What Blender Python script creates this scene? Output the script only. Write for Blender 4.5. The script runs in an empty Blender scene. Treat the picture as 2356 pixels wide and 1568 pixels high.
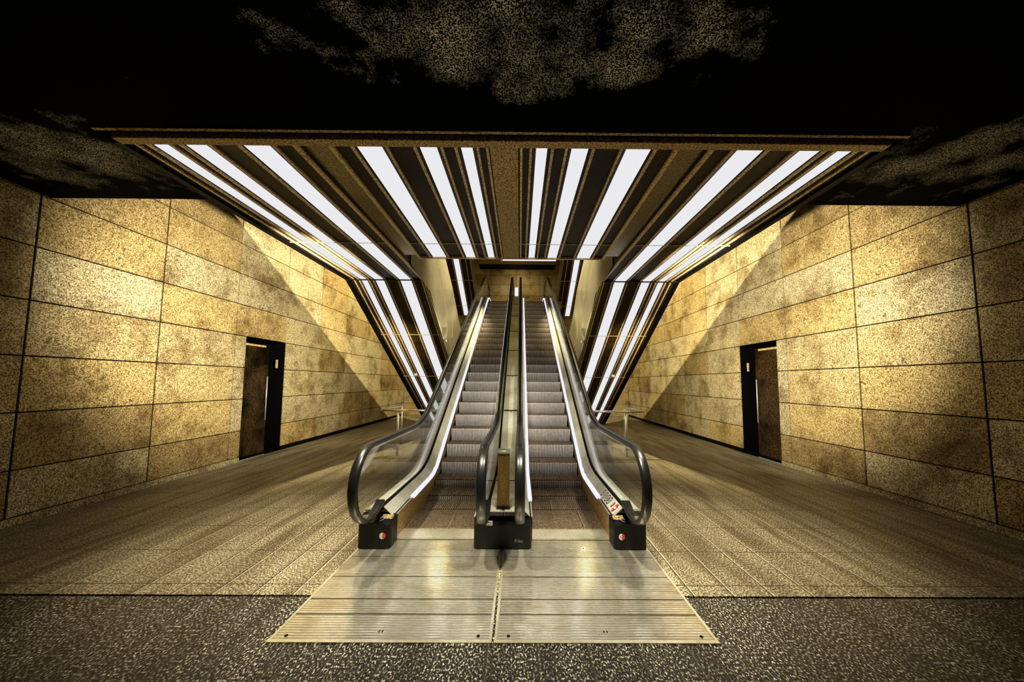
import bpy, bmesh, math, random
from mathutils import Vector, Matrix
random.seed(4)
S = bpy.context.scene
COL = S.collection

# ------------------------------------------------------------------ camera
EYE = 1.65
XC = -0.16                                    # centre line of the hall
cam_d = bpy.data.cameras.new('camera'); cam = bpy.data.objects.new('camera', cam_d); COL.objects.link(cam)
S.camera = cam
cam_d.sensor_fit = 'HORIZONTAL'; cam_d.sensor_width = 36.0
cam_d.lens = 785.0 / 2356.0 * 36.0
cam_d.shift_x = -22.0 / 2356.0
cam_d.shift_y = 36.5 / 2356.0
cam_d.clip_start = 0.05; cam_d.clip_end = 200
yaw, pitch, roll = 0.005, 0.0745, 0.0066
fw = Vector((math.sin(yaw)*math.cos(pitch), math.cos(yaw)*math.cos(pitch), math.sin(pitch)))
rt = Vector((math.cos(yaw), -math.sin(yaw), 0)); up = rt.cross(fw)
r2 = math.cos(roll)*rt + math.sin(roll)*up; u2 = -math.sin(roll)*rt + math.cos(roll)*up
M = Matrix((r2, u2, -fw)).transposed().to_4x4(); M.translation = Vector((0, 0, EYE))
cam.matrix_world = M

# ------------------------------------------------------------------ world, exposure
w = bpy.data.worlds.new('world'); S.world = w; w.use_nodes = True
w.node_tree.nodes['Background'].inputs[0].default_value = (1.0, 0.85, 0.6, 1)
w.node_tree.nodes['Background'].inputs[1].default_value = 0.0
S.view_settings.view_transform = 'Standard'; S.view_settings.look = 'None'
S.view_settings.exposure = 0.0; S.view_settings.gamma = 1.0
S.view_settings.use_curve_mapping = False
WARM = (1.0, 0.84, 0.56)

# ------------------------------------------------------------------ spots: the shaft lamps and added unseen fill
def spot(name, loc, target, energy, size=60, blend=0.8, color=WARM, rad=0.06):
    d = bpy.data.lights.new(name, 'SPOT'); d.energy = energy; d.spot_size = math.radians(size)
    d.spot_blend = blend; d.color = color; d.shadow_soft_size = rad
    o = bpy.data.objects.new(name, d); COL.objects.link(o); o.location = loc
    o.rotation_euler = (Vector(target) - Vector(loc)).to_track_quat('-Z', 'Y').to_euler()
    return o
LIGHTS = []
for sx in (-1, 1):
    X = lambda r: XC + sx*r
    LIGHTS += [
        # unseen fill spots added in mid-air to brighten the walls
        spot('wall_fill', (X(2.0), 4.9, 3.0), (X(5.5), 6.7, 2.95), 1250, 92, 0.75, (1, .91, .72)),
        spot('wall_fill', (X(1.75), 7.7, 2.2), (X(5.5), 10.4, 2.0), 420, 92, 1.0, (1, .84, .50)),
        # unseen fill spots added to pool light on floor and plates
        spot('floor_fill', (X(1.9), 3.5, 3.76), (X(2.0), 3.7, 0.0), 700, 62, 1.0, (1, .90, .68)),
        spot('floor_fill', (X(0.7), 2.3, 3.78), (X(0.72), 2.95, 0.0), 760, 48, 1.0, (1, .92, .72)),
        # unseen fill spot added to light the stairs from the front
        spot('stair_fill', (X(0.66), 0.2, 3.7), (X(0.7), 6.6, 1.1), 1500, 26, 1.0, (1, .93, .80)),
    ]
for sx in (-1, 1):
    LIGHTS.append(spot('void_spot', (XC, 9.6, 7.35), (XC+sx*5.5, 10.2, 3.6), 3600, 96, 0.35, (1, .86, .54), 0.05))
LIGHTS.append(spot('landing_fill', (XC, 15.2, 7.25), (XC, 17.0, 5.4), 90, 120, 1.0, (1, .84, .5)))  # unseen fill spot added to brighten the upper landing

# ------------------------------------------------------------------ materials
def nt(name):
    m = bpy.data.materials.new(name); m.use_nodes = True; t = m.node_tree
    b = t.nodes['Principled BSDF']
    return m, t, b
def node(t, k, **kw):
    n = t.nodes.new(k)
    for a, v in kw.items(): setattr(n, a, v)
    return n
def pos(t):
    return node(t, 'ShaderNodeNewGeometry').outputs['Position']
def noise(t, vec, scale, detail=2, rough=0.6, sc3=None):
    if sc3:
        mp = node(t, 'ShaderNodeMapping'); mp.inputs['Scale'].default_value = sc3
        t.links.new(vec, mp.inputs['Vector']); vec = mp.outputs[0]
    n = node(t, 'ShaderNodeTexNoise'); n.inputs['Scale'].default_value = scale
    n.inputs['Detail'].default_value = detail; n.inputs['Roughness'].default_value = rough
    t.links.new(vec, n.inputs['Vector']); return n.outputs['Fac']
def ramp(t, fac, stops, interp='LINEAR'):
    r = node(t, 'ShaderNodeValToRGB'); cr = r.color_ramp; cr.interpolation = interp
    while len(cr.elements) < len(stops): cr.elements.new(0.5)
    for e, (p, c) in zip(cr.elements, stops):
        e.position = p; e.color = (c, c, c, 1) if isinstance(c, (int, float)) else (*c, 1)
    t.links.new(fac, r.inputs[0]); return r.outputs[0]
def mixc(t, a, b, fac=1.0, mode='MULTIPLY'):
    n = node(t, 'ShaderNodeMix', data_type='RGBA', blend_type=mode)
    if isinstance(fac, float): n.inputs[0].default_value = fac
    else: t.links.new(fac, n.inputs[0])
    for s, v in ((6, a), (7, b)):
        if isinstance(v, tuple): n.inputs[s].default_value = (*v, 1)
        else: t.links.new(v, n.inputs[s])
    return n.outputs[2]
def math_(t, op, a, b=None):
    n = node(t, 'ShaderNodeMath', operation=op)
    for i, v in enumerate((a, b)):
        if v is None: continue
        if isinstance(v, (int, float)): n.inputs[i].default_value = v
        else: t.links.new(v, n.inputs[i])
    return n.outputs[0]
def axis(t, i):
    s = node(t, 'ShaderNodeSeparateXYZ'); t.links.new(pos(t), s.inputs[0]); return s.outputs[i]
def bump(t, b, h, strength=0.4, dist=0.01):
    n = node(t, 'ShaderNodeBump'); n.inputs['Strength'].default_value = strength
    n.inputs['Distance'].default_value = dist
    t.links.new(h, n.inputs['Height']); t.links.new(n.outputs[0], b.inputs['Normal'])

def m_plain(name, col, rough=0.5, metal=0.0, spec=0.5):
    m, t, b = nt(name)
    b.inputs['Base Color'].default_value = (*col, 1); b.inputs['Roughness'].default_value = rough
    b.inputs['Metallic'].default_value = metal; b.inputs['Specular IOR Level'].default_value = spec
    return m
def m_emit(name, col, s):
    m, t, b = nt(name)
    b.inputs['Base Color'].default_value = (0, 0, 0, 1); b.inputs['Specular IOR Level'].default_value = 0
    b.inputs['Emission Color'].default_value = (*col, 1); b.inputs['Emission Strength'].default_value = s
    return m
def m_grain(name, dark, light, scale=70, lo=0.40, hi=0.60, big=None, rough=0.6, metal=0.0, sc3=None, spec=0.3, detail=3):
    m, t, b = nt(name)
    g = noise(t, pos(t), scale, detail, 0.65, sc3)
    c = ramp(t, g, [(lo, dark), (hi, light)])
    if big:
        bs, blo, bhi, bmin = big
        c = mixc(t, c, ramp(t, noise(t, pos(t), bs, 4, 0.6), [(blo, bmin), (bhi, 1.0)]))
    t.links.new(c, b.inputs['Base Color'])
    b.inputs['Roughness'].default_value = rough; b.inputs['Metallic'].default_value = metal
    b.inputs['Specular IOR Level'].default_value = spec
    return m

def m_stone(name, warm=1.0):
    m, t, b = nt(name)
    geo = node(t, 'ShaderNodeNewGeometry')
    p = geo.outputs['Position']
    rnd = geo.outputs['Random Per Island']
    g = noise(t, p, 84, 3, 0.75)
    c = ramp(t, g, [(0.39, (0.03, 0.018, 0.004)), (0.49, (0.44, 0.33, 0.13)), (0.60, (1.0, 0.92, 0.64))])
    tone = ramp(t, rnd, [(0.0, (0.66, 0.56, 0.40)), (0.3, (0.98, 0.86, 0.60)), (0.6, (0.88, 0.87, 0.84)), (1.0, (1.0, 0.98, 0.92))])
    c = mixc(t, c, tone)
    # cloudy mottling
    c = mixc(t, c, ramp(t, noise(t, p, 1.7, 5, 0.7), [(0.34, (0.42, 0.37, 0.28)), (0.53, (1, 1, 1))]))
    # fossil spots and pits
    vn = node(t, 'ShaderNodeTexVoronoi', feature='F1'); vn.inputs['Scale'].default_value = 7.5
    dd = node(t, 'ShaderNodeTexNoise'); dd.inputs['Scale'].default_value = 9; t.links.new(p, dd.inputs['Vector'])
    vv = node(t, 'ShaderNodeVectorMath', operation='MULTIPLY_ADD')
    t.links.new(dd.outputs['Color'], vv.inputs[0]); vv.inputs[1].default_value = (.25, .25, .25); t.links.new(p, vv.inputs[2])
    t.links.new(vv.outputs[0], vn.inputs['Vector'])
    gate = ramp(t, noise(t, p, 0.9, 2, .5), [(0.42, 0.0), (0.54, 1.0)])
    sp = ramp(t, vn.outputs['Distance'], [(0.10, 1.0), (0.22, 0.0)])
    c = mixc(t, c, (0.12, 0.08, 0.03), math_(t, 'MULTIPLY', sp, gate), 'MIX')
    v2 = ramp(t, noise(t, p, 22, 3, 0.7), [(0.29, (0.18, 0.12, 0.05)), (0.36, (1, 1, 1))])
    c = mixc(t, c, v2)
    t.links.new(c, b.inputs['Base Color']); b.inputs['Roughness'].default_value = 0.55
    b.inputs['Specular IOR Level'].default_value = 0.25
    return m

def m_floor(name, coarse=False):
    m, t, b = nt(name)
    p = pos(t)
    if coarse:
        g = noise(t, p, 66, 3, 0.6, (1.4, 0.8, 1))
        c = ramp(t, g, [(0.49, (0.004, 0.003, 0.002)), (0.56, (0.12, 0.10, 0.07)), (0.64, (0.90, 0.84, 0.66))])
    else:
        g = noise(t, p, 92, 3, 0.65, (1.1, 0.6, 1))
        c = ramp(t, g, [(0.40, (0.022, 0.016, 0.006)), (0.50, (0.24, 0.19, 0.095)), (0.62, (0.95, 0.86, 0.60))])
    # long streaks and worn lanes
    st = noise(t, p, 3.2, 4, 0.6, (2.0, 0.22, 1))
    c = mixc(t, c, ramp(t, st, [(0.36, (0.42, 0.38, 0.32)), (0.6, (1, 1, 1))]))
    # joints: courses .31 m wide along the hall
    x = axis(t, 0); fx = math_(t, 'FRACT', math_(t, 'DIVIDE', math_(t, 'ADD', x, 20.16), 0.312))
    ex = math_(t, 'MINIMUM', fx, math_(t, 'SUBTRACT', 1.0, fx))
    c = mixc(t, c, (0.02, 0.015, 0.008), ramp(t, ex, [(0.012, 1.0), (0.022, 0.0)]), 'MIX')
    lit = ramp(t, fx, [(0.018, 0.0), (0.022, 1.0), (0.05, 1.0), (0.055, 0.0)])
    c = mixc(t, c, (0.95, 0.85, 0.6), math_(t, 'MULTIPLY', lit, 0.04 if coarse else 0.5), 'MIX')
    if not coarse:
        y = axis(t, 1); fy = math_(t, 'FRACT', math_(t, 'DIVIDE', math_(t, 'ADD', y, 19.48), 0.56))
        ey = math_(t, 'MINIMUM', fy, math_(t, 'SUBTRACT', 1.0, fy))
        c = mixc(t, c, (0.03, 0.02, 0.01), ramp(t, ey, [(0.006, 1.0), (0.012, 0.0)]), 'MIX')
    t.links.new(c, b.inputs['Base Color']); b.inputs['Roughness'].default_value = 0.5
    b.inputs['Specular IOR Level'].default_value = 0.35
    bump(t, b, g, 0.25, 0.004)
    return m

def m_ribbed(name, base, dark, pitch=0.024, ax=1, rough=0.3, grain=(0.55, 1.0), duty=0.28):
    m, t, b = nt(name)
    y = axis(t, ax); f = math_(t, 'FRACT', math_(t, 'DIVIDE', math_(t, 'ADD', y, 50.0), pitch))
    line = ramp(t, f, [(0.0, 1.0), (duty*0.5, 1.0), (duty, 0.0), (1.0, 0.0)])
    g = noise(t, pos(t), 55, 3, 0.7, (0.35, 1.6, 1))
    c = ramp(t, g, [(0.34, tuple(v*.72 for v in base)), (0.58, base)])
    c = mixc(t, c, dark, line, 'MIX')
    st = noise(t, pos(t), 2.2, 5, 0.7, (0.6, 2.5, 1))
    c = mixc(t, c, ramp(t, st, [(0.32, (0.74, 0.68, 0.54)), (0.5, (1, 1, 1))]))
    t.links.new(c, b.inputs['Base Color']); b.inputs['Metallic'].default_value = 0.75
    b.inputs['Roughness'].default_value = rough
    bump(t, b, math_(t, 'ABSOLUTE', math_(t, 'SUBTRACT', f, 0.5)), 0.7, 0.006)
    return m

def m_steel(name, col=(0.86, 0.86, 0.76), rough=0.36, grain=0.2, metal=0.35):
    m, t, b = nt(name)
    g = noise(t, pos(t), 40, 3, 0.7)
    c = ramp(t, g, [(0.35, tuple(v*(1-grain) for v in col)), (0.62, col)])
    c = mixc(t, c, ramp(t, noise(t, pos(t), 1.8, 3, 0.5), [(0.36, (0.68, 0.66, 0.56)), (0.55, (1, 1, 1))]))
    t.links.new(c, b.inputs['Base Color']); b.inputs['Metallic'].default_value = metal
    b.inputs['Roughness'].default_value = rough
    return m

def m_glass(name, tint=(0.93, 0.95, 0.93)):
    m = bpy.data.materials.new(name); m.use_nodes = True; t = m.node_tree; t.nodes.clear()
    o = node(t, 'ShaderNodeOutputMaterial'); mx = node(t, 'ShaderNodeMixShader')
    tr = node(t, 'ShaderNodeBsdfTransparent'); tr.inputs[0].default_value = (*tint, 1)
    gl = node(t, 'ShaderNodeBsdfGlossy'); gl.inputs['Roughness'].default_value = 0.02
    fr = node(t, 'ShaderNodeFresnel'); gg = node(t, 'ShaderNodeNewGeometry')
    ior = node(t, 'ShaderNodeMapRange'); t.links.new(gg.outputs['Backfacing'], ior.inputs['Value'])
    ior.inputs['To Min'].default_value = 1.5; ior.inputs['To Max'].default_value = 1/1.5
    t.links.new(ior.outputs[0], fr.inputs['IOR'])
    t.links.new(fr.outputs[0], mx.inputs[0]); t.links.new(tr.outputs[0], mx.inputs[1]); t.links.new(gl.outputs[0], mx.inputs[2])
    t.links.new(mx.outputs[0], o.inputs[0])
    return m

def m_ceiling(name):
    """black lacquered boards with speckled patches of reflected light painted in"""
    m, t, b = nt(name)
    p = pos(t)
    x = axis(t, 0); y = axis(t, 1)
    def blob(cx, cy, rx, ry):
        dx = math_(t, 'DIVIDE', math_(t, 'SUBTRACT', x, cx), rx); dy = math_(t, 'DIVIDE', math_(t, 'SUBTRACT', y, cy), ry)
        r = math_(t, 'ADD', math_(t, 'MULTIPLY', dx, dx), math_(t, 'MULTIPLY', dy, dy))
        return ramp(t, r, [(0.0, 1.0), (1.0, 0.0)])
    msk = math_(t, 'MAXIMUM', blob(XC+0.15, 2.10, 2.1, 0.55), math_(t, 'MAXIMUM', blob(XC-4.3, 3.25, 1.5, 0.9), blob(XC+4.5, 3.2, 1.5, 0.9)))  # where light thrown up from the floor plates is painted into the colour
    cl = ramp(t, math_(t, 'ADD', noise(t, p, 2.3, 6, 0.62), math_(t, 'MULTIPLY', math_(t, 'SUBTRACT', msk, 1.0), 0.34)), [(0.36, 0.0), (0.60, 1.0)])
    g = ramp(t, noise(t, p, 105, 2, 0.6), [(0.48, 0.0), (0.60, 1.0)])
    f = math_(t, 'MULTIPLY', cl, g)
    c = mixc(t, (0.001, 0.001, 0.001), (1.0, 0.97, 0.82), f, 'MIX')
    t.links.new(c, b.inputs['Base Color']); b.inputs['Roughness'].default_value = 0.8
    b.inputs['Specular IOR Level'].default_value = 0.02
    return m

MT = dict(
    stone=m_stone('travertine'), floor=m_floor('granite_floor'), floor2=m_floor('granite_coarse', True),
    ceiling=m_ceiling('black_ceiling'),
    black=m_plain('black_paint', (0.002, 0.002, 0.002), 0.6, 0, 0.1),
    joint=m_plain('dark_joint', (0.006, 0.004, 0.002), 0.8, 0, 0.1),
    rubber=m_plain('handrail_rubber', (0.008, 0.008, 0.008), 0.30, 0, 0.6),
    boxblack=m_plain('black_plastic', (0.003, 0.003, 0.003), 0.45, 0, 0.3),
    strip=m_emit('strip_diffuser', (0.90, 0.90, 0.93), 0.92),
    led=m_emit('led_white', (0.92, 0.91, 1.0), 1.0),
    panel=m_grain('dark_panel', (0.004, 0.002, 0.001), (0.13, 0.075, 0.024), 60, 0.48, 0.66, (1.6, 0.38, 0.6, 0.25), 0.5, 0.0),
    rib=m_grain('gold_rib', (0.24, 0.14, 0.045), (1.0, 0.78, 0.42), 60, 0.38, 0.58, None, 0.4, 0.2),
    beam=m_grain('brown_beam', (0.09, 0.05, 0.014), (0.75, 0.52, 0.20), 60, 0.38, 0.62, None, 0.5, 0.1),
    clad=m_grain('steel_cladding', (0.30, 0.27, 0.17), (0.62, 0.56, 0.39), 70, 0.36, 0.62, (0.9, 0.35, 0.6, 0.65), 0.33, 0.7),
    steel=m_steel('deck_steel'), bright=m_steel('bright_steel', (0.95, 0.94, 0.86), 0.2, 0.1, 0.7),
    skirt=m_grain('skirt_bronze', (0.20, 0.11, 0.03), (0.80, 0.56, 0.26), 60, 0.36, 0.62, None, 0.4, 0.3),
    plate=m_ribbed('plate_aluminium', (0.95, 0.92, 0.76), (0.42, 0.36, 0.24), rough=0.14),
    frame=m_steel('plate_frame', (0.90, 0.86, 0.68), 0.3, 0.2, 0.6),
    step_t=m_grain('step_tread', (0.02, 0.012, 0.006), (0.44, 0.32, 0.20), 90, 0.38, 0.62, None, 0.5, 0.4),
    step_r=m_grain('step_riser', (0.70, 0.62, 0.55), (1.0, 0.97, 0.95), 60, 0.36, 0.6, None, 0.4, 0.3),
    deck2=m_steel('centre_deck', (0.92, 0.90, 0.70), 0.4, 0.22, 0.25),
    deck3=m_steel('outer_deck', (0.96, 0.97, 0.88), 0.45, 0.1, 0.1),
    clad2=m_grain('dark_steel', (0.22, 0.19, 0.12), (0.60, 0.55, 0.40), 60, 0.38, 0.62, None, 0.22, 0.95),
    glass=m_glass('balustrade_glass'),
    divider=m_grain('divider_brown', (0.01, 0.005, 0.001), (0.42, 0.26, 0.06), 190, 0.46, 0.62, None, 0.5, 0.2),
    door=m_grain('door_bronze', (0.004, 0.002, 0.001), (0.20, 0.115, 0.03), 55, 0.42, 0.64, (1.3, 0.42, 0.6, 0.12), 0.3, 0.5),
    white=m_plain('white_print', (0.85, 0.84, 0.80), 0.5), red=m_plain('red_print', (0.80, 0.03, 0.02), 0.5),
    orange=m_plain('orange_print', (0.80, 0.22, 0.04), 0.5), ink=m_plain('black_print', (0.01, 0.01, 0.01), 0.6),
    grey=m_plain('grey_print', (0.25, 0.24, 0.22), 0.6),
)

# ------------------------------------------------------------------ mesh helpers
class MB:
    def __init__(s): s.v = []; s.f = []; s.smooth = False
    def box(s, x0, x1, y0, y1, z0, z1):
        if x1 < x0: x0, x1 = x1, x0
        n = len(s.v)
        s.v += [(x, y, z) for z in (z0, z1) for y in (y0, y1) for x in (x0, x1)]
        s.f += [tuple(n+i for i in q) for q in ((0, 2, 3, 1), (4, 5, 7, 6), (0, 1, 5, 4), (2, 6, 7, 3), (0, 4, 6, 2), (1, 3, 7, 5))]
        return s
    def prism(s, poly, x0, x1):
        """polygon in (y,z) extruded from x0 to x1"""
        n = len(s.v); k = len(poly)
        s.v += [(x0, y, z) for y, z in poly] + [(x1, y, z) for y, z in poly]
        s.f += [tuple(n+i for i in range(k)), tuple(n+k+i for i in reversed(range(k)))]
        s.f += [(n+i, n+k+i, n+k+(i+1) % k, n+(i+1) % k) for i in range(k)]
        return s
    def prism_z(s, poly, z0, z1):
        n = len(s.v); k = len(poly)
        s.v += [(x, y, z0) for x, y in poly] + [(x, y, z1) for x, y in poly]
        s.f += [tuple(n+i for i in reversed(range(k))), tuple(n+k+i for i in range(k))]
        s.f += [(n+i, n+(i+1) % k, n+k+(i+1) % k, n+k+i) for i in range(k)]
        return s
    def sweep(s, path, xc, sec):
        """section points (dx, dn) swept along a path in (y,z)"""
        n0 = len(s.v); k = len(sec); m = len(path)
        for i, (y, z) in enumerate(path):
            a = path[max(0, i-1)]; b = path[min(m-1, i+1)]
            ty, tz = b[0]-a[0], b[1]-a[1]; L = math.hypot(ty, tz) or 1; ty /= L; tz /= L
            for dx, dn in sec: s.v.append((xc+dx, y - tz*dn, z + ty*dn))
        for i in range(m-1):
            for j in range(k):
                a = n0+i*k+j; b = n0+i*k+(j+1) % k
                s.f.append((a, b, b+k, a+k))
        s.f += [tuple(n0+j for j in reversed(range(k))), tuple(n0+(m-1)*k+j for j in range(k))]
        return s
    def tube(s, pts, r, seg=12):
        pts = [Vector(p) for p in pts]; n0 = len(s.v); m = len(pts); prev = None
        for i, p in enumerate(pts):
            d = (pts[min(m-1, i+1)] - pts[max(0, i-1)]).normalized()
            if prev is None:
                u = d.orthogonal().normalized()
            else:
                u = (prev - d*prev.dot(d)).normalized()
            prev = u; v = d.cross(u)
            for j in range(seg):
                a = 2*math.pi*j/seg; s.v.append(tuple(p + r*(math.cos(a)*u + math.sin(a)*v)))
        for i in range(m-1):
            for j in range(seg):
                a = n0+i*seg+j; b = n0+i*seg+(j+1) % seg
                s.f.append((a, b, b+seg, a+seg))
        s.f += [tuple(n0+j for j in reversed(range(seg))), tuple(n0+(m-1)*seg+j for j in range(seg))]
        s.smooth = True
        return s
    def build(s, name, mat, parent=None, bevel=0.0):
        me = bpy.data.meshes.new(name); me.from_pydata(s.v, [], s.f)
        bm = bmesh.new(); bm.from_mesh(me); bmesh.ops.recalc_face_normals(bm, faces=bm.faces)
        bm.to_mesh(me); bm.free()
        me.materials.append(mat)
        o = bpy.data.objects.new(name, me); COL.objects.link(o)
        if parent is not None: o.parent = parent
        if bevel:
            b = o.modifiers.new('bevel', 'BEVEL'); b.width = bevel; b.segments = 2; b.limit_method = 'ANGLE'
        if s.smooth:
            for p in me.polygons: p.use_smooth = True
        return o
def tag(o, label, cat, group=None, kind=None):
    o['label'] = label; o['category'] = cat
    if group: o['group'] = group
    if kind: o['kind'] = kind
    return o
def struct(o, label=None):
    o['kind'] = 'structure'
    if label: o['label'] = label
    return o
def thing(name, label, cat, loc=(0, 0, 0), group=None):
    o = bpy.data.objects.new(name, None); COL.objects.link(o); o.empty_display_size = 0.2
    o.location = (0, 0, 0); return tag(o, label, cat, group)

# ------------------------------------------------------------------ setting
XL, XR = XC-5.56, XC+5.56
YB, YF = -1.5, 17.0            # hall from behind the camera to the far wall
ZT = 8.0
# floor
fl = MB().box(XL-.2, XR+.2, 2.78, YF, -0.2, 0).build('floor', MT['floor']); struct(fl, 'grey brown granite floor laid in long courses')
f2 = MB()
f2.box(XL-.2, XR+.2, YB, 2.755, -0.2, 0)
f2 = f2.build('floor', MT['floor2']); struct(f2, 'coarse dark granite paving in the foreground')
gp = MB().box(XL-.2, XR+.2, 2.755, 2.78, -0.2, -0.02).build('trim_2', MT['joint']); struct(gp)
# stone walls built as courses of slabs with open joints
ys = [3.95 + 1.45*k for k in range(-4, 10)]
zs = [0.09, 0.62, 1.27, 1.92, 2.57, 3.21, 3.84, 4.46, 5.09, 5.72, 6.35, 6.98, 7.6, 8.0]
D0, D1, DZ = 7.13, 8.33, 2.57
def stone_wall(name, x, sgn, label):
    g = 0.010; m = MB()
    for i in range(len(ys)-1):
        for j in range(len(zs)-1):
            a, b = ys[i], ys[i+1]; c, d = zs[j], zs[j+1]
            if b > YF: b = YF
            if a >= YF: continue
            segs = [(a, b)]
            if c < DZ-.01:
                if abs(a-6.85) < .02: segs = [(a, D0)]
                elif abs(a-8.30) < .02: segs = [(D1, b)]
            for p, q in segs:
                m.box(x, x+sgn*.04, p+g, q-g, c+g*.8, d-g*.8)
    o = m.build(name, MT['stone'], None, 0.003); struct(o, label)
    bk = MB()
    for (a, b, c, d) in ((YB-.5, D0-.004, 0, ZT), (D1+.004, YF, 0, ZT), (D0-.004, D1+.004, DZ+.004, ZT)):
        bk.box(x+sgn*.02, x+sgn*.3, a, b, c, d)
    bk.build('joint_backing', MT['joint'], o)
    return o
stone_wall('wall_left', XL, -1, 'left wall of mottled golden stone slabs')
stone_wall('wall_right', XR, 1, 'right wall of mottled golden stone slabs')
for nm, x, s in (('left', XL, 1), ('right', XR, -1)):
    b = MB().box(x-s*.02, x+s*.012, YB, D0-.01, 0, .085).build('baseboard_'+nm, MT['stone']); struct(b, 'pale stone plinth along the near part of the %s wall' % nm)
    b = MB().box(x-s*.02, x+s*.004, D1+.01, YF, 0, .10).build('baseboard_'+nm, MT['black']); struct(b, 'black recessed plinth along the far part of the %s wall' % nm)
# doors in deep recesses
for k, x, s in ((1, XL, -1), (2, XR, 1)):
    m = MB()
    m.box(x+s*.02, x+s*.55, D0-.03, D0, 0, DZ); m.box(x+s*.02, x+s*.55, D1, D1+.03, 0, DZ); m.box(x+s*.02, x+s*.55, D0, D1, DZ, DZ+.03)
    m.box(x+s*.50, x+s*.55, D0, D1, 0, DZ); m.box(x+s*.01, x+s*.55, D0, D1, -.02, .004)
    d = m.build('door_%d' % k, MT['black']); struct(d, 'tall bronze door set in a black recess of the %s wall' % ('left' if k == 1 else 'right'))
    MB().box(x+s*.14, x+s*.18, D0+.01, D0+.86, .03, DZ-.1).build('door_leaf', MT['door'], d, .004)
    h = MB(); h.tube([(x+s*.11, D0+.80, .75), (x+s*.11, D0+.80, 1.75)], .012, 8); h.build('door_handle', MT['steel'], d)
    MB().box(x+s*.12, x+s*.14, D0+.08, D0+.72, DZ-.16, DZ-.12).build('door_closer', MT['rib'], d)
    MB().box(x+s*.0, x+s*.03, D0, D0+.7, .002, .014).build('threshold', MT['bright'], d)
    MB().box(x+s*.10, x+s*.13, D1-.14, D1-.10, 1.95, 2.15).build('lock_plate', MT['rib'], d)
# far wall of the upper landing (and the hall end behind it)
m = MB()
fx = [XC-5.56, XC-4.0, XC-2.68, XC-1.34, XC-.05, XC+1.15, XC+2.4, XC+4.0, XC+5.56]
fz = [0, .6, 1.2, 1.8, 2.4, 3.0, 3.6, 4.2, 4.86, 5.47, 6.02, 6.57, 7.10, 7.66, 8.0]
for i in range(len(fx)-1):
    for j in range(len(fz)-1):
        m.box(fx[i]+.008, fx[i+1]-.008, YF, YF+.04, fz[j]+.006, fz[j+1]-.006)
fwl = m.build('wall_back', MT['stone'], None, 0.003); struct(fwl, 'stone wall at the far end of the upper landing')
MB().box(XL-.3, XR+.3, YF+.02, YF+.3, 0, ZT).build('joint_backing', MT['joint'], fwl)
ld = MB().box(XC-1.88, XC+1.88, 13.9, YF, 4.7, 4.99).build('floor', MT['floor']); struct(ld, 'upper landing floor at the top of the escalators')
# black ceiling
KZ = 3.85
c = MB()
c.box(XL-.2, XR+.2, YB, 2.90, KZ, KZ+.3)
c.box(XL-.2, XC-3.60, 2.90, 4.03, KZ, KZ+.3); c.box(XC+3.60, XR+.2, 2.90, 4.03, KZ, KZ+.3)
ce = c.build('ceiling', MT['ceiling']); struct(ce, 'black ceiling with painted patches of reflected light')
u = MB().box(XL-.2, XR+.2, 3.9, 4.03, KZ+.3, ZT).build('wall_front', MT['black']); struct(u, 'black upstand above the edge of the ceiling')
u = MB().box(XL-.2, XR+.2, 3.9, YF+.2, ZT, ZT+.1).build('ceiling', MT['black']); struct(u, 'high dark ceiling over the open shaft')
u = MB().box(XL-.2, XR+.2, YB-.3, YB-.1, -.2, KZ+.3).build('wall_rear', MT['black']); struct(u)
tr = MB().box(XC-3.5, XC+3.5, 2.905, 2.995, KZ-.05, KZ+.3).build('trim_1', MT['beam'], None, .006); struct(tr, 'long brown beam across the front of the light soffit')
tr2 = MB().box(XC-3.6, XC+3.6, 2.84, 2.87, KZ-.012, KZ+.01).build('trim_3', MT['beam']); struct(tr2)
lt = MB().box(XC-1.88, XC+1.88, 13.2, 16.95, 7.42, 7.6).build('ceiling', MT['beam']); struct(lt, 'low brown ceiling over the upper landing')
lt2 = MB().box(XC-1.88, XC+1.88, 16.4, 16.94, 7.36, 7.42).build('trim_4', MT['black']); struct(lt2)

# ------------------------------------------------------------------ soffit with strip lights
STR = [(.30, .405), (.635, .79), (1.15, 1.375), (2.20, 2.43), (2.79, 2.965), (3.15, 3.265)]
SLOPE = math.tan(math.radians(30)); YI, YO = 5.88, 7.22
def bay_mesh(y0, y1, z0, z1, x0, x1, th):
    return MB().prism([(y0, z0), (y1, z1), (y1, z1+th), (y0, z0+th)], x0, x1)
sf = MB().box(XC-1.64, XC+1.64, 3.0, YI, KZ, KZ+.35).build('ceiling', MT['panel']); struct(sf, 'flat dark central soffit slotted with white light strips')
SIDE = {}
for s in (-1, 1):
    SIDE[s] = MB().box(XC+s*1.92, XC+s*3.6, 3.0, YO, KZ, KZ+.35).build('ceiling', MT['panel']); struct(SIDE[s], 'flat dark soffit slotted with white light strips on the %s side' % ('left' if s < 0 else 'right'))
MB().box(XC-.135, XC+.13, 3.0, YI, KZ-.03, KZ-.001).build('centre_beam', MT['beam'], sf, .004)
def rib_x():
    r = []
    for a, b in STR: r += [a-.05, b+.05]
    return r + [.16, 3.42]
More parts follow.
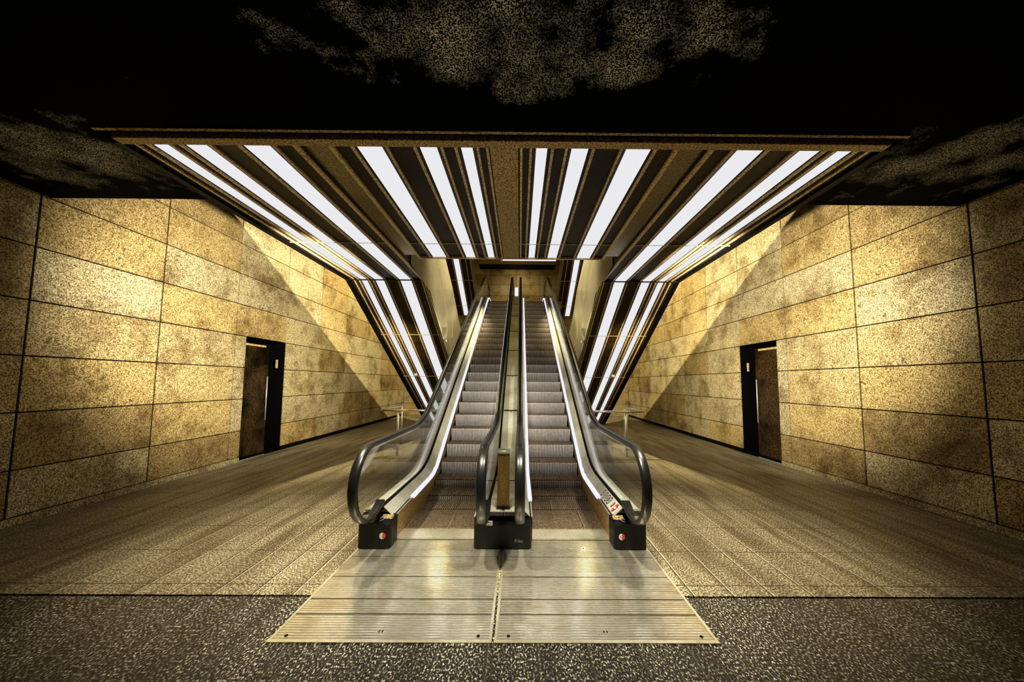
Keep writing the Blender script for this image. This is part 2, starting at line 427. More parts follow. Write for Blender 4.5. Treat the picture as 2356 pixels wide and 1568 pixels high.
for s in (-1, 1):
    for r in rib_x():
        ye = YI if r < 1.7 else YO
        MB().box(XC+s*(r-.012), XC+s*(r+.012), 3.0, ye, KZ-.022, KZ-.001).build('rib', MT['rib'], sf if r < 1.7 else SIDE[s])
    for r in (1.615, 1.945):
        MB().box(XC+s*(r-.02), XC+s*(r+.02), 3.0, YI if r < 1.7 else YO, KZ-.03, KZ-.001).build('rib', MT['rib'], sf if r < 1.7 else SIDE[s])
    MB().box(XC+s*3.52, XC+s*3.6, 3.0, YO, KZ-.03, KZ-.001).build('edge_band', MT['black'], SIDE[s])
    MB().box(XC+s*1.645, XC+s*1.915, 3.0, YI, KZ+.03, KZ+.06).build('recess_panel', MT['clad2'], sf)
    MB().box(XC+s*1.945, XC+s*3.5, 5.272, 5.284, KZ-.016, KZ-.001).build('cross_rib', MT['rib'], SIDE[s])
    MB().box(XC+s*.13, XC+s*1.6, 5.272, 5.284, KZ-.016, KZ-.001).build('cross_rib', MT['rib'], sf)
    MB().box(XC+s*1.93, XC+s*3.6, YO-.03, YO+.0, KZ-.035, KZ-.001).build('end_band', MT['panel'], SIDE[s])
MB().box(XC-1.64, XC+1.64, YI-.02, YI+.01, KZ-.035, KZ-.001).build('end_band', MT['rib'], sf)
pl = ['innermost', 'second', 'third', 'fourth', 'fifth', 'outermost']
for s, side in ((-1, 'left'), (1, 'right')):
    for i, (a, b) in enumerate(STR):
        ye = (YI if a < 1.7 else YO)-.03
        lab = '%s white light strip %s of the centre beam on the flat soffit' % (pl[i], side)
        t = thing('strip_light', lab, 'light', group='light strips on the flat soffit')
        for y0, y1 in ((3.0, 5.268), (5.288, ye)):
            MB().box(XC+s*a, XC+s*b, y0+.004, y1, KZ-.014, KZ-.002).build('diffuser', MT['strip'], t)
# ------------------------------------------------------------------ inclined undersides of the descending flights
def flight(label, side, y0, z0, y1, strips, ribs, xin, xout, seams, body, top, group):
    s = side; k = SLOPE
    z = lambda y: z0 - k*(y-y0)
    n = Vector((0, -k, -1)).normalized()      # outward (down and to the camera)
    t = thing('escalator_underside', label, 'escalator', group=group)
    X0, X1 = XC+s*xin, XC+s*xout
    def slab(a, b, ya, yb, off0, off1):
        # off along the outward normal
        P = []
        for y, o in ((ya, off0), (yb, off0), (yb, off1), (ya, off1)):
            P.append((y + n.y*o, z(y) + n.z*o))
        return MB().prism(P, XC+s*a, XC+s*b)
    slab(xin+.012, xout, y0, y1, 0, -.25).build('underside_panel', MT['panel'], t)
    for r in ribs: slab(r-.012, r+.012, y0, y1, .022, .001).build('rib', MT['rib'], t)
    slab(xout-.10, xout, y0, y1, .03, .001).build('edge_band', MT['black'], t)
    slab(xin+.012, xin+.03, y0, y1, .03, .001).build('edge_band', MT['rib'], t)
    for q in seams: slab(xin+.03, xout-.12, q-.006, q+.006, .016, .001).build('cross_rib', MT['rib'], t)
    # cladding of the inner side, folded sheet
    m = MB(); ya = y0-(.95 if top else 0); zz = lambda y: z(max(y, y0)); n_ = 6; rows = 2
    xa = XC+s*(xin-.004)
    for i in range(n_+1):
        y = ya + (y1-ya)*i/n_
        for j in range(rows+1):
            off = .035 if (i+j) % 2 and 0 < i < n_ else 0.0
            m.v.append((xa-s*off, y, zz(y)+body*j/rows))
    q = rows+1
    for i in range(n_):
        for j in range(rows):
            a = i*q+j
            if (i+j) % 2: m.f += [(a, a+q, a+q+1), (a, a+q+1, a+1)]
            else: m.f += [(a, a+q, a+1), (a+1, a+q, a+q+1)]
    k0 = len(m.v); m.v += [(XC+s*(xin+.01), y, z_) for y, z_ in ((ya, z0), (y0, z0), (y1, z(y1)), (y1, z(y1)+body), (y0, z0+body), (ya, z0+body))]
    m.f.append(tuple(k0+i for i in range(6)))
    m.build('side_cladding', MT['clad'], t)
    if top:
        MB().prism([(4.06, z0+.36), (y0, z0+.36), (y0, z0+.02), (y1, z(y1)+.02), (y1, z(y1)+body), (y0, z0+body), (4.06, z0+body)], XC+s*(xout-.03), XC+s*(xout-.01)).build('outer_cladding', MT['black'], t)
    slab(xin-.022, xin-.006, y0, y1, .02, -.03).build('cladding_edge', MT['bright'], t)
    for yy in [y0+1.1+1.9*i for i in range(int((y1-y0)/1.9)+1)]:
        if yy < y1-.2:
            MB().prism([(yy, z(yy)+.03), (yy+.02, z(yy)+.03), (yy+.02, z(yy)+body), (yy, z(yy)+body)], XC+s*(xin-.016), XC+s*(xin-.012)).build('cladding_seam', MT['rib'], t)
    return t, slab
ofs = [(2.20, 2.43), (2.79, 2.965), (3.15, 3.265)]
for s, side in ((-1, 'left'), (1, 'right')):
    rb = [1.97] + [v for a, b in ofs for v in (a-.05, b+.05)] + [3.42]
    t, slab = flight('dark sloping underside of the lower flight beside the %s wall, folding down to the floor' % side, s, YO, KZ, 13.86, ofs, rb, 1.90, 3.60,
                     (8.89, 10.72, 12.5), 2.22, True, 'lower sloping undersides')
    for i, (a, b) in enumerate(ofs):
        u = thing('strip_light', '%s sloping white light strip on the lower %s underside' % (('inner', 'middle', 'outer')[i], side), 'light', group='light strips on the lower sloping undersides')
        q = [YO+.01, 8.884, 8.896, 10.714, 10.726, 12.494, 12.506, 13.84]
        for j in range(0, 8, 2): slab(a, b, q[j], q[j+1], .014, .002).build('diffuser', MT['strip'], u)
    t, slab = flight('narrow sloping underside of the upper flight %s of the landing' % side, s, 12.6, 7.305, 16.7, None, [2.10, 2.33, 2.65, 2.9], 1.90, 3.60,
                     (14.69, 16.09), 0.62, False, 'upper sloping undersides')
    u = thing('strip_light', 'sloping white light strip on the upper underside %s of the landing' % side, 'light', group='light strips on the upper sloping undersides')
    q = [12.62, 14.684, 14.696, 16.084, 16.096, 16.68]
    for j in range(0, 6, 2): slab(2.38, 2.60, q[j], q[j+1], .014, .002).build('diffuser', MT['strip'], u)
    # small fixtures
    zf = lambda y: KZ - SLOPE*(y-YO)
    d = MB(); d.tube([(XC+s*3.05, 10.55, zf(10.55)-.02), (XC+s*3.05, 10.55, zf(10.55)-.10)], .05, 12)
    tag(d.build('smoke_detector', MT['white']), 'small white round detector under the %s lower underside' % side, 'detector', 'detectors under the sloping undersides')
    br = thing('camera_bracket', 'small pale metal bracket at the inner lower edge of the %s underside' % side, 'bracket', group='brackets beside the escalators')
    yb = 9.1; zb = zf(yb)
    MB().box(XC+s*1.80, XC+s*1.885, yb, yb+.03, zb-.05, zb+.35).build('bracket_plate', MT['bright'], br)
    MB().box(XC+s*1.80, XC+s*1.86, yb-.18, yb-.002, zb-.05, zb+.0).build('bracket_arm', MT['steel'], br)
# tube light along the end of the flat soffit
tl = thing('tube_light', 'lit white tube lamp along the back end of the centre soffit', 'light')
m = MB(); m.tube([(XC-.17, YI+.05, KZ-.03), (XC+.79, YI+.05, KZ-.03)], .014, 10); m.build('tube', MT['led'], tl)
m = MB(); m.tube([(XC-.19, YI+.05, KZ-.03), (XC-.155, YI+.05, KZ-.03)], .024, 10); m.build('end_cap', MT['white'], tl)

# ------------------------------------------------------------------ escalator profiles in (y, z)
B_NOSE = -2.93
YTOP = 15.2
def fillet_path(zf, b, zt, ya, yb, R1=1.2, R2=1.2, n=10):
    """flat at zf, 30 degree incline z=k*y+b, flat at zt"""
    k = SLOPE; P = [(ya, zf)]
    yc = (zf-b)/k; yt = (zt-b)/k; T = math.tan(math.radians(15))
    c = (yc - R1*T, zf + R1)
    for i in range(n+1):
        a = math.radians(30)*i/n; P.append((c[0]+R1*math.sin(a), c[1]-R1*math.cos(a)))
    c = (yt + R2*T, zt - R2)
    for i in range(n+1):
        a = math.radians(30)*(1-i/n); P.append((c[0]-R2*math.sin(a), c[1]+R2*math.cos(a)))
    P.append((yb, zt)); return P
def at(path, y):
    if y <= path[0][0]: return path[0][1]
    for (a, b), (c, d) in zip(path, path[1:]):
        if y <= c: return b + (d-b)*(y-a)/max(1e-9, c-a)
    return path[-1][1]
ZTOP = 5.0
P_NOSE = fillet_path(0.0, B_NOSE, ZTOP, 3.9, 16.5, 2.6, 2.0)
P_INN = fillet_path(0.265, -2.82, ZTOP+.13, 3.66, YTOP-.05, 1.0, 1.0)
P_CLP = fillet_path(0.355, -2.71, ZTOP+.22, 3.56, YTOP-.05, 1.4, 1.4)
P_OUT = fillet_path(0.315, -2.77, ZTOP+.18, 3.62, YTOP-.05, 1.4, 1.4)
RN = 0.345
HB, HT, CYN = 1.045, 5.93, 3.345
flat = fillet_path(HB, -1.885, HT, CYN, YTOP-.35, 1.6, 1.6, 14)
newel = [(CYN - RN*math.sin(a), HB-RN + RN*math.cos(a)) for a in [math.radians(172 - 172*i/22) for i in range(22)]]
newel = [(3.62, .43), (3.50, HB-2*RN+.02), (3.42, HB-2*RN+.006)] + newel[:]
topn = [(YTOP-.35 + RN*math.sin(a), HT-RN + RN*math.cos(a)) for a in [math.radians(8 + 164*i/20) for i in range(21)]]
P_HAND = newel + flat + topn
def handrail(x, par):
    sec = [(-.045, -.006), (-.040, .012), (-.026, .022), (.026, .022), (.040, .012), (.045, -.006), (.036, -.018), (.02, -.014), (-.02, -.014), (-.036, -.018)]
    o = MB(); o.sweep(P_HAND, x, sec); o.smooth = True
    o = o.build('handrail', MT['rubber'], par)
    sec2 = [(-.017, -.045), (.017, -.045), (.017, -.0145), (-.017, -.0145)]
    g = MB().sweep(P_HAND[3:], x, sec2).build('handrail_guide', MT['bright'], par)
    # joint cover sheen marks on the newel
    return o
def glass_row(x, par):
    cuts = [3.05, 4.10, 6.0, 8.0, 10.0, 12.0, 14.0, YTOP-.02]
    def top(y):
        if y < CYN:
            return HB-RN + math.sqrt(max(0, (RN-.03)**2-(y-CYN)**2))
        if y > YTOP-.35: return HT-RN + math.sqrt(max(0, (RN-.03)**2-(y-YTOP+.35)**2))
        return at(flat, y)-.03
    def bot(y):
        if y < 3.50: 
            return HB-RN - math.sqrt(max(0, (RN-.03)**2-(y-CYN)**2)) if y < CYN+.05 else .37
        return at(P_CLP, y)-.02
    for a, b in zip(cuts, cuts[1:]):
        n = 24; P = []
        ysmp = [a+.003+(b-a-.006)*i/n for i in range(n+1)]
        P = [(y, bot(y)) for y in ysmp] + [(y, top(y)) for y in reversed(ysmp)]
        # quads keep the non convex outline clean
        m = MB(); k = len(ysmp)
        for xx in (x-.005, x+.005):
            m.v += [(xx, y, bot(y)) for y in ysmp] + [(xx, y, top(y)) for y in ysmp]
        for q in (0, 2*k):
            for i in range(k-1): m.f.append((q+i, q+i+1, q+k+i+1, q+k+i))
        for i in range(k-1):
            m.f.append((i, i+1, 2*k+i+1, 2*k+i)); m.f.append((k+i, k+i+1, 3*k+i+1, 3*k+i))
        m.f.append((0, k, 3*k, 2*k)); m.f.append((k-1, 2*k-1, 4*k-1, 3*k-1))
        m.build('glass_panel', MT['glass'], par)
def sweep_poly(pa, pb, xa, xb, th, y0=None, y1=None, n=60, mb=None):
    """sheet between two profiles pa at xa and pb at xb, thickness th downwards"""
    y0 = y0 if y0 is not None else max(pa[0][0], pb[0][0]); y1 = y1 if y1 is not None else min(pa[-1][0], pb[-1][0])
    m = mb or MB(); n0 = len(m.v)
    for i in range(n+1):
        y = y0 + (y1-y0)*i/n
        za, zb = at(pa, y), at(pb, y)
        m.v += [(xa, y, za), (xb, y, zb), (xb, y, zb-th), (xa, y, za-th)]
    for i in range(n):
        for j in range(4):
            a = n0+i*4+j; b = n0+i*4+(j+1) % 4
            m.f.append((a, b, b+4, a+4))
    m.f += [(n0, n0+1, n0+2, n0+3), tuple(n0+n*4+j for j in (3, 2, 1, 0))]
    return m

# one step, shared by all
SW = 0.80
def step_meshes():
    W = SW/2; RUN = .40; n = 30
    # curved riser profile, nose at (0,0)
    H_ = .235
    prof = [(0.0, -.004)] + [(.07*(i/8)**2.0, -.004 - H_*i/8) for i in range(1, 9)]
    m = MB()
    p = SW/n
    for i in range(n):                       # ribs of the riser
        x0 = -W + i*p + p*.20; x1 = -W + (i+1)*p - p*.20
        k = len(prof); q = len(m.v)
        for xx in (x0, x1):
            m.v += [(xx, y, z) for y, z in prof] + [(xx, y+.014, z) for y, z in prof]
        for i2 in range(k-1):
            m.f.append((q+i2, q+i2+1, q+2*k+i2+1, q+2*k+i2))
            m.f.append((q+i2, q+i2+1, q+k+i2+1, q+k+i2)); m.f.append((q+2*k+i2, q+2*k+i2+1, q+3*k+i2+1, q+3*k+i2))
    riser = m
    bk = MB(); k = len(prof)
    bk.v += [(-W, y+.013, z) for y, z in prof] + [(W, y+.013, z) for y, z in prof] + [(-W, y+.03, z) for y, z in prof] + [(W, y+.03, z) for y, z in prof]
    for i2 in range(k-1):
        bk.f.append((i2, i2+1, k+i2+1, k+i2)); bk.f.append((2*k+i2, 2*k+i2+1, 3*k+i2+1, 3*k+i2))
    tr = MB().box(-W, W, .012, RUN-.05, -.03, -.012)
    for i in range(n):
        x0 = -W + i*p + p*.2; x1 = -W + (i+1)*p - p*.2
        tr.box(x0, x1, 0.0, RUN-.05, -.0125, -.001)
    return riser, bk, tr
R_, K_, T_ = step_meshes()
proto = None
def make_proto():
    global proto
    t = T_.build('step', MT['step_t'])
    r = R_.build('riser', MT['step_r'], t); b = K_.build('riser_backing', MT['joint'], t)
    proto = (t, r, b)
make_proto()
used = [False]
def put_step(x, y, z, par):
    if not used[0]:
        t, r, b = proto; used[0] = True
    else:
        t = proto[0].copy(); COL.objects.link(t)
        r = proto[1].copy(); COL.objects.link(r); r.parent = t
        b = proto[2].copy(); COL.objects.link(b); b.parent = t
    t.location = (x, y, z); t.parent = par
    return t

LED_Y = (4.25, 14.4)
def escalator(s, label):
    E = thing('escalator', label, 'escalator', group='pair of escalators')
    xs = XC + s*.71
    # steps
    for i in range(-2, 24):
        y = 5.31 + .3795*i
        if y < 4.3: continue
        z = at(P_NOSE, y)
        if y > 14.3: break
        put_step(xs, y, z + .003, E)
    # flat ribbed pallets in front of the first riser
    for y0, y1 in ((3.93, 4.05), (4.055, 4.40), (4.405, 4.545)):
        m = MB(); m.box(xs-SW/2, xs+SW/2, y0, y1, -.03, -.006); p = SW/50
        for i in range(50): m.box(xs-SW/2+i*p+p*.2, xs-SW/2+(i+1)*p-p*.2, y0, y1, -.0065, .006)
        m.build('step', MT['step_t'], E)
    # comb plate
    m = MB().prism([(3.70, .005), (3.93, .012), (3.93, .02), (3.70, .022)], xs-.41, xs+.41)
    m.build('comb_plate', MT['frame'], E)
    m = MB(); p = SW/50
    for i in range(50): m.box(xs-SW/2+i*p+p*.3, xs-SW/2+(i+1)*p-p*.3, 3.93, 3.96, .008, .016)
    m.build('comb_teeth', MT['rib'], E)
    # upper comb / landing plate
    MB().box(xs-.41, xs+.41, 14.3, 15.3, ZTOP-.005, ZTOP+.006).build('top_landing_plate', MT['frame'], E)
    for inner in (True, False):
        xk = XC + s*(.30 if inner else 1.12)            # skirt plane
        g = 1 if (not inner) else -1                    # away from the steps, in units of s
        # skirt
        sk = MB(); n = 60
        pa = P_INN
        for i in range(n+1):
            y = 3.66 + (YTOP-.1-3.66)*i/n
            zt = at(pa, y)-.008; zb = at(P_NOSE, y)-.02 if y > 4.2 else 0.0
            zb = min(zb, zt-.05)-.12 if y > 4.6 else min(zb, 0.0)+.0
            sk.v += [(xk, y, zt), (xk+s*g*.008, y, zt), (xk+s*g*.008, y, zb), (xk, y, zb)]
        for i in range(n):
            for j in range(4):
                a = i*4+j; b = i*4+(j+1) % 4; sk.f.append((a, b, b+4, a+4))
        sk.build('skirt_panel', MT['skirt'], E)
        # light line on top of the skirt, widened to imitate skirt and deck highlights
        yl = LED_Y[0] if not inner else 4.15
        ll = sweep_poly([(y, z+.012) for y, z in P_INN], [(y, z+.012) for y, z in P_INN], xk-s*g*.016, xk+s*g*.052, .03, yl, LED_Y[1])
        ll.build('skirt_light', MT['led'], E)
        MB_ = sweep_poly(P_INN, P_INN, xk-s*g*.004, xk+s*g*.01, .012, 3.66, yl)
        MB_.build('skirt_cap', MT['bright'], E)
        # inner deck rising to the glass clamp
        xg = XC + s*(1.262 if not inner else .168)
        xd = xk + s*g*.026
        dk = sweep_poly([(y, z+.004) for y, z in P_INN], P_CLP, xd, xg-s*g*.02, .01)
        dk.build('inner_deck', MT['steel'], E)
        cl = sweep_poly([(y, z+.012) for y, z in P_CLP], [(y, z+.012) for y, z in P_CLP], xg-s*g*.02, xg+s*g*.02, .04)
        cl.build('glass_clamp', MT['joint'], E)
        handrail(xg, E); glass_row(xg, E)
        if not inner:
            od = sweep_poly([(y, z+.004) for y, z in P_CLP], P_OUT, xg+s*.021, XC+s*1.435, .01)
            od.build('outer_deck', MT['deck3'], E)
            # side cladding below the outer deck down to the truss bottom
            sc = MB(); n = 50
            for i in range(n+1):
                y = 3.62 + (YTOP-.1-3.62)*i/n
                zt = at(P_OUT, y)-.011; zb = max(0.0, zt-1.15)
                sc.v += [(XC+s*1.425, y, zt), (XC+s*1.435, y, zt), (XC+s*1.435, y, zb), (XC+s*1.425, y, zb)]
            for i in range(n):
                for j in range(4):
                    a = i*4+j; b = i*4+(j+1) % 4; sc.f.append((a, b, b+4, a+4))
            sc.build('side_cladding', MT['clad'], E)
    # underside closing panel
    un = MB(); n = 40
    for i in range(n+1):
        y = 6.2 + (YTOP-.2-6.2)*i/n; zb = max(.02, at(P_OUT, y)-1.15)
        un.v += [(XC+s*.02, y, zb), (XC+s*1.42, y, zb), (XC+s*1.42, y, zb+.02), (XC+s*.02, y, zb+.02)]
    for i in range(n):
        for j in range(4):
            a = i*4+j; b = i*4+(j+1) % 4; un.f.append((a, b, b+4, a+4))
    un.build('underside_panel', MT['panel'], E)
    # outer newel box: rounded black housing
    x0, x1 = XC+s*1.108, XC+s*1.437
    r = .05
    def rrect(xa, xb, ya, yb, r):
        if xa > xb: xa, xb = xb, xa
        P = []
        for cx, cy, a0 in ((xa+r, ya+r, 180), (xb-r, ya+r, 270)):
            for i in range(6): a = math.radians(a0 + 90*i/5); P.append((cx+r*math.cos(a), cy+r*math.sin(a)))
        return P + [(xb, yb), (xa, yb)]
    nb = MB(); pz = rrect(x0, x1, 3.49, 3.70, r); n = len(pz)
    def topz(x, y):
        u = abs(x-XC)
        zt = .27 + .085*min(1, max(0, (u-1.12)/.12)) if u < 1.26 else .355 - .04*(u-1.26)/.17
        return zt - max(0, (3.58-y))*.55
    nb.v = [(x, y, 0) for x, y in pz] + [(x, y, topz(x, y)) for x, y in pz]
    nb.f = [tuple(reversed(range(n)))] + [(i, (i+1) % n, n+(i+1) % n, n+i) for i in range(n)] + [tuple(n+i for i in range(n))]
    nbo = nb.build('newel_box', MT['boxblack'], E, .006)
    # pale cap where the decks end
    MB().prism([(3.585, .262), (3.64, .285), (3.66, .27), (3.60, .245)], XC+s*1.125, XC+s*1.235).build('deck_end_cap', MT['beam'], E)
    MB().prism([(3.60, .345), (3.64, .352), (3.65, .34), (3.61, .33)], XC+s*1.29, XC+s*1.42).build('deck_end_cap', MT['bright'], E)
    # white slot where the handrail enters
    for dz in (0, .022):
        m = MB(); m.tube([(XC+s*1.262 - s*.055, 3.475, .285+dz), (XC+s*1.262 - s*.085, 3.48, .295+dz), (XC+s*1.262 - s*.11, 3.485, .315+dz)], .0035, 6)
        m.build('inlet_trim', MT['bright'], nbo)
    # round sticker: white left half, red right half
    cx, cz, rr = XC+s*1.18, .135, .030
    for h, mat, a0 in (('sticker_white', MT['white'], 90), ('sticker_red', MT['red'], -90)):
        P = [(cx+rr*math.cos(math.radians(a0+180*i/16)), cz+rr*math.sin(math.radians(a0+180*i/16))) for i in range(17)]
        m = MB(); k = len(P)
        m.v = [(x, 3.484, z) for x, z in P] + [(x, 3.489, z) for x, z in P]
        m.f = [tuple(range(k)), tuple(k+i for i in reversed(range(k)))] + [(i, (i+1) % k, k+(i+1) % k, k+i) for i in range(k)]
        m.build(h, mat, nbo)
    for i in range(3):
        MB().box(cx-.019+.007*i, cx-.016+.007*i, 3.4835, 3.4845, cz-.014, cz+.016-.006*i).build('sticker_mark', MT['grey'], nbo)
    return E
EL = escalator(-1, 'left escalator climbing to the upper landing, with glass sides and black handrails')
ER = escalator(1, 'right escalator climbing to the upper landing, with safety pictograms on its right deck')

# pictograms and labels on the right escalator's inner deck
def deck_pt(y, u):      # u 0..1 across the inner deck of the right escalator
    xa, xb = XC+1.146, XC+1.242
    za, zb = at(P_INN, y)+.004, at(P_CLP, y)
    return Vector((xa+(xb-xa)*u, y, za+(zb-za)*u))
def deck_quad(name, y0, y1, u0, u1, mat, lift, par):
    m = MB()
    for l in (lift, lift-.0015):
        for y, u_ in ((y0, u0), (y1, u0), (y1, u1), (y0, u1)):
            p = deck_pt(y, u_); m.v.append((p.x-.6*l, p.y, p.z+.8*l))
    m.f = [(0, 1, 2, 3), (7, 6, 5, 4), (0, 1, 5, 4), (1, 2, 6, 5), (2, 3, 7, 6), (3, 0, 4, 7)]
    return m.build(name, mat, par)
def deck_disc(name, yc, uc, ry, ru, mat, lift, par, a0=0, a1=360, ring=None):
    m = MB(); n = 24
    P = [(yc+ry*math.cos(math.radians(a0+(a1-a0)*i/n)), uc+ru*math.sin(math.radians(a0+(a1-a0)*i/n))) for i in range(n if a1-a0 >= 360 else n+1)]
    k = len(P)
    def add(y, u_, l):
        p = deck_pt(y, u_); m.v.append((p.x-.6*l, p.y, p.z+.8*l))
    if ring:
        Q = [(yc+(y-yc)*ring, uc+(u_-uc)*ring) for y, u_ in P]
        for y, u_ in P: add(y, u_, lift)
        for y, u_ in Q: add(y, u_, lift)
        for i in range(k): m.f.append((i, (i+1) % k, k+(i+1) % k, k+i))
    else:
        for y, u_ in P: add(y, u_, lift)
        for y, u_ in P: add(y, u_, lift-.0015)
        m.f = [tuple(range(k)), tuple(k+i for i in reversed(range(k)))]
    return m.build(name, mat, par)
pg = deck_quad('pictogram_plate', 3.70, 4.33, .04, .96, MT['white'], .003, ER); pg['label'] = 'white plate of round safety pictograms'
for i, yc in enumerate((4.27, 4.17, 4.075, 3.99)):
    deck_disc('pictogram', yc, .5, .040, .40, MT['ink'], .005, pg, ring=.72)
    deck_disc('pictogram', yc, .5, .016, .16, MT['grey'], .005, pg)
deck_disc('stop_button', 3.855, .52, .022, .28, MT['ink'], .005, pg)
deck_disc('stop_button', 3.855, .52, .014, .20, MT['orange'], .0065, pg)
deck_disc('no_entry_sign', 3.765, .5, .036, .42, MT['ink'], .005, pg)
deck_disc('no_entry_sign', 3.765, .5, .031, .38, MT['red'], .0065, pg)
deck_quad('no_entry_bar', 3.738, 3.792, .40, .60, MT['white'], .008, pg)
# small tilted product label with printed lines (illegible)
def sticker(x, y, z, par, w=.055, h=.04):
    o = MB().box(x-w/2, x+w/2, y-.002, y, z, z+h).build('rating_label', MT['white'], par)
    m = MB()
    m.box(x-w*.42, x-w*.08, y-.003, y-.002, z+h*.55, z+h*.88)
    for i in range(5): m.box(x+w*(-.02+.09*i), x+w*(.04+.09*i), y-.003, y-.002, z+h*.5, z+h*(.85-.07*(i % 3)))
    for i in range(8): m.box(x+w*(-.42+.105*i), x+w*(-.35+.105*i), y-.003, y-.002, z+h*(.12), z+h*(.38-.08*(i % 2)))
    m.build('label_print', MT['ink'], o); return o
sticker(XC+1.375, 3.484, .255, ER)

# ------------------------------------------------------------------ centre console between the escalators
CN = thing('escalator_console', 'black end housing and pale deck running up between the two escalators', 'escalator console')
def rr2(xa, xb, ya, yb, r):
    P = []
    for cx, cy, a0 in ((xa+r, ya+r, 180), (xb-r, ya+r, 270)):
        for i in range(6): a = math.radians(a0 + 90*i/5); P.append((cx+r*math.cos(a), cy+r*math.sin(a)))
    return P + [(xb, yb), (xa, yb)]
nb = MB(); pz = rr2(XC-.288, XC+.288, 3.50, 3.72, .045); n = len(pz)
def tz(x, y):
    u = abs(x-XC); return (.30 if u < .2 else .30-.055*(u-.2)/.09) - max(0, 3.58-y)*.4
nb.v = [(x, y, 0) for x, y in pz] + [(x, y, tz(x, y)) for x, y in pz]
nb.f = [tuple(reversed(range(n)))] + [(i, (i+1) % n, n+(i+1) % n, n+i) for i in range(n)] + [tuple(n+i for i in range(n))]
nbc = nb.build('newel_box', MT['boxblack'], CN, .006)
cd = sweep_poly([(y, z-.0) for y, z in P_CLP], [(y, z-.0) for y, z in P_CLP], XC-.146, XC+.146, .012)
cd.build('centre_deck', MT['deck2'], CN)
for yy in (4.6, 5.35, 6.6, 7.8, 9.0, 10.2, 11.4, 12.6):
    z0, z1 = at(P_CLP, yy), at(P_CLP, yy+.03)
    MB().prism([(yy, z0-.001), (yy+.03, z1-.001), (yy+.03, z1+.003), (yy, z0+.003)], XC-.14, XC+.14).build('deck_joint', MT['joint'], CN)
    if yy > 6: 
        m = MB(); m.tube([(XC, yy-.03, at(P_CLP, yy-.03)), (XC, yy-.03, at(P_CLP, yy-.03)+.012)], .012, 8); m.build('bolt', MT['joint'], CN)
sticker(XC-.13, 3.497, .235, CN, .06, .045)
mk = MB()
for i, (dx, h) in enumerate(((0, .03), (.012, .032), (.03, .02), (.04, .028), (.052, .018), (.064, .012), (.075, .016))):
    mk.box(XC+.12+dx, XC+.125+dx, 3.4955, 3.4995, .075, .075+h)
mk.build('maker_mark', MT['grey'], nbc)
# brown barrier panel between the inner newels
BP = thing('barrier_panel', 'narrow brown upright panel with a chrome cap between the inner handrails', 'panel')
MB().box(XC-.062, XC+.062, 3.60, 3.64, .36, .905).build('panel', MT['divider'], BP, .004)
m = MB(); m.tube([(XC-.064, 3.60, .93), (XC+.064, 3.60, .93)], .016, 10); m.build('chrome_cap', MT['bright'], BP)
MB().box(XC-.064, XC+.064, 3.61, 3.66, .945, .956).build('top_plate', MT['bright'], BP)
MB().box(XC-.066, XC+.066, 3.59, 3.65, .357, .385).build('foot', MT['boxblack'], BP)
# white post at the top between the handrails, glow added to keep it bright
tag(MB().box(XC-.07, XC+.07, 14.2, 14.26, ZTOP+.225, ZTOP+.66).build('glowing_box', MT['led'], None, .008), 'small white box with an added glow between the handrails at the top landing', 'light')

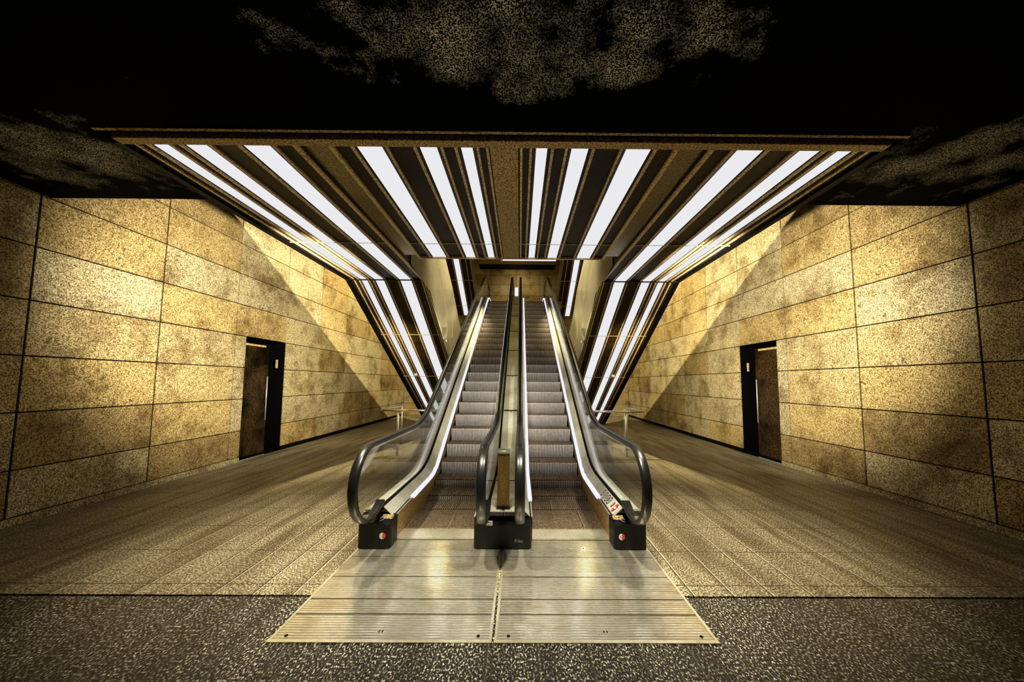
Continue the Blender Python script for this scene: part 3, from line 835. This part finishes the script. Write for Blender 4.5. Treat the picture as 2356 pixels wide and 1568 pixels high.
# ------------------------------------------------------------------ landing plates
def landing_plate(s, label):
    P = thing('landing_plate', label, 'floor plate', group='aluminium landing plates')
    a, b = (XC-1.43, XC-.008) if s < 0 else (XC+.008, XC+1.445)
    a2, b2 = a, b
    MB().box(a+.02, b-.02, 2.31, 3.69, -.01, .006).build('ribbed_sheet', MT['plate'], P)
    fr = MB(); fr.box(a, b, 2.285, 2.309, -.01, .010); fr.box(a, a+.019, 2.309, 3.695, -.01, .008); fr.box(b-.019, b, 2.309, 3.695, -.01, .008)
    fr.build('frame', MT['frame'], P)
    for y in (2.55, 2.72, 3.02, 3.35):
        MB().box(a+.02, b-.02, y, y+.006, .006, .0075).build('seam', MT['joint'], P)
    for xx in (a+.09, b-.09):
        m = MB(); m.tube([(xx, 2.345, .006), (xx, 2.345, .009)], .011, 10); m.build('screw', MT['joint'], P)
    m = MB(); xm = (a+b)/2 + .02*s
    m.box(xm-.02, xm-.012, 2.38, 2.395, .006, .008); m.box(xm, xm+.008, 2.38, 2.395, .006, .008); m.build('lifting_slot', MT['joint'], P)
    return P
L = landing_plate(-1, 'left ribbed aluminium landing plate in front of the left escalator')
m = MB()
for i in range(4):
    x = XC-.80+.045*i
    m.v += [(x, 3.50, .0065), (x+.006, 3.50, .0065), (x+.018, 3.545, .0065), (x+.012, 3.545, .0065)]
    q = i*4; m.f.append((q, q+1, q+2, q+3))
    m.box(x-.02, x-.010, 3.515, 3.53, .006, .008); 
m = MB()
for i in range(4):
    x = XC-.80+.045*i; m.box(x, x+.006, 3.50, 3.545, .006, .008); m.box(x-.028, x-.012, 3.515, 3.53, .006, .008)
m.build('stamped_mark', MT['grey'], L)
R = landing_plate(1, 'right ribbed aluminium landing plate in front of the right escalator')
MB().box(XC+.66, XC+.745, 3.50, 3.54, .006, .008).build('stamped_mark', MT['grey'], R)
o = MB().box(XC+.785, XC+.825, 3.50, 3.545, .006, .008).build('white_mark', MT['white'], R)
MB().box(XC+.797, XC+.813, 3.513, 3.532, .008, .0095).build('mark_centre', MT['ink'], o)

# ------------------------------------------------------------------ guard rails behind the escalators
for s, side, nd in ((-1, 'left', 0), (1, 'right', 0)):
    g = thing('guard_rail', 'low steel tube guard rail on the floor %s of the escalators' % side, 'railing', group='guard rails beside the escalators')
    x0, x1 = XC+s*1.50, XC+s*2.97
    m = MB(); m.tube([(x0, 7.80, 1.0), (x1-s*.03, 7.80, 1.0)], .024, 12); m.build('top_rail', MT['bright'], g)
    m = MB(); m.tube([(x1, 7.80, 1.0), (x1, 9.2, 1.0)], .024, 12); m.build('top_rail', MT['bright'], g)
    m = MB(); m.tube([(x1, 9.2, 0), (x1, 9.2, 1.02)], .024, 12); m.build('post', MT['steel'], g)
    m = MB(); m.tube([(XC+s*2.58, 7.80, 0), (XC+s*2.58, 7.80, .98)], .024, 12); m.build('post', MT['steel'], g)
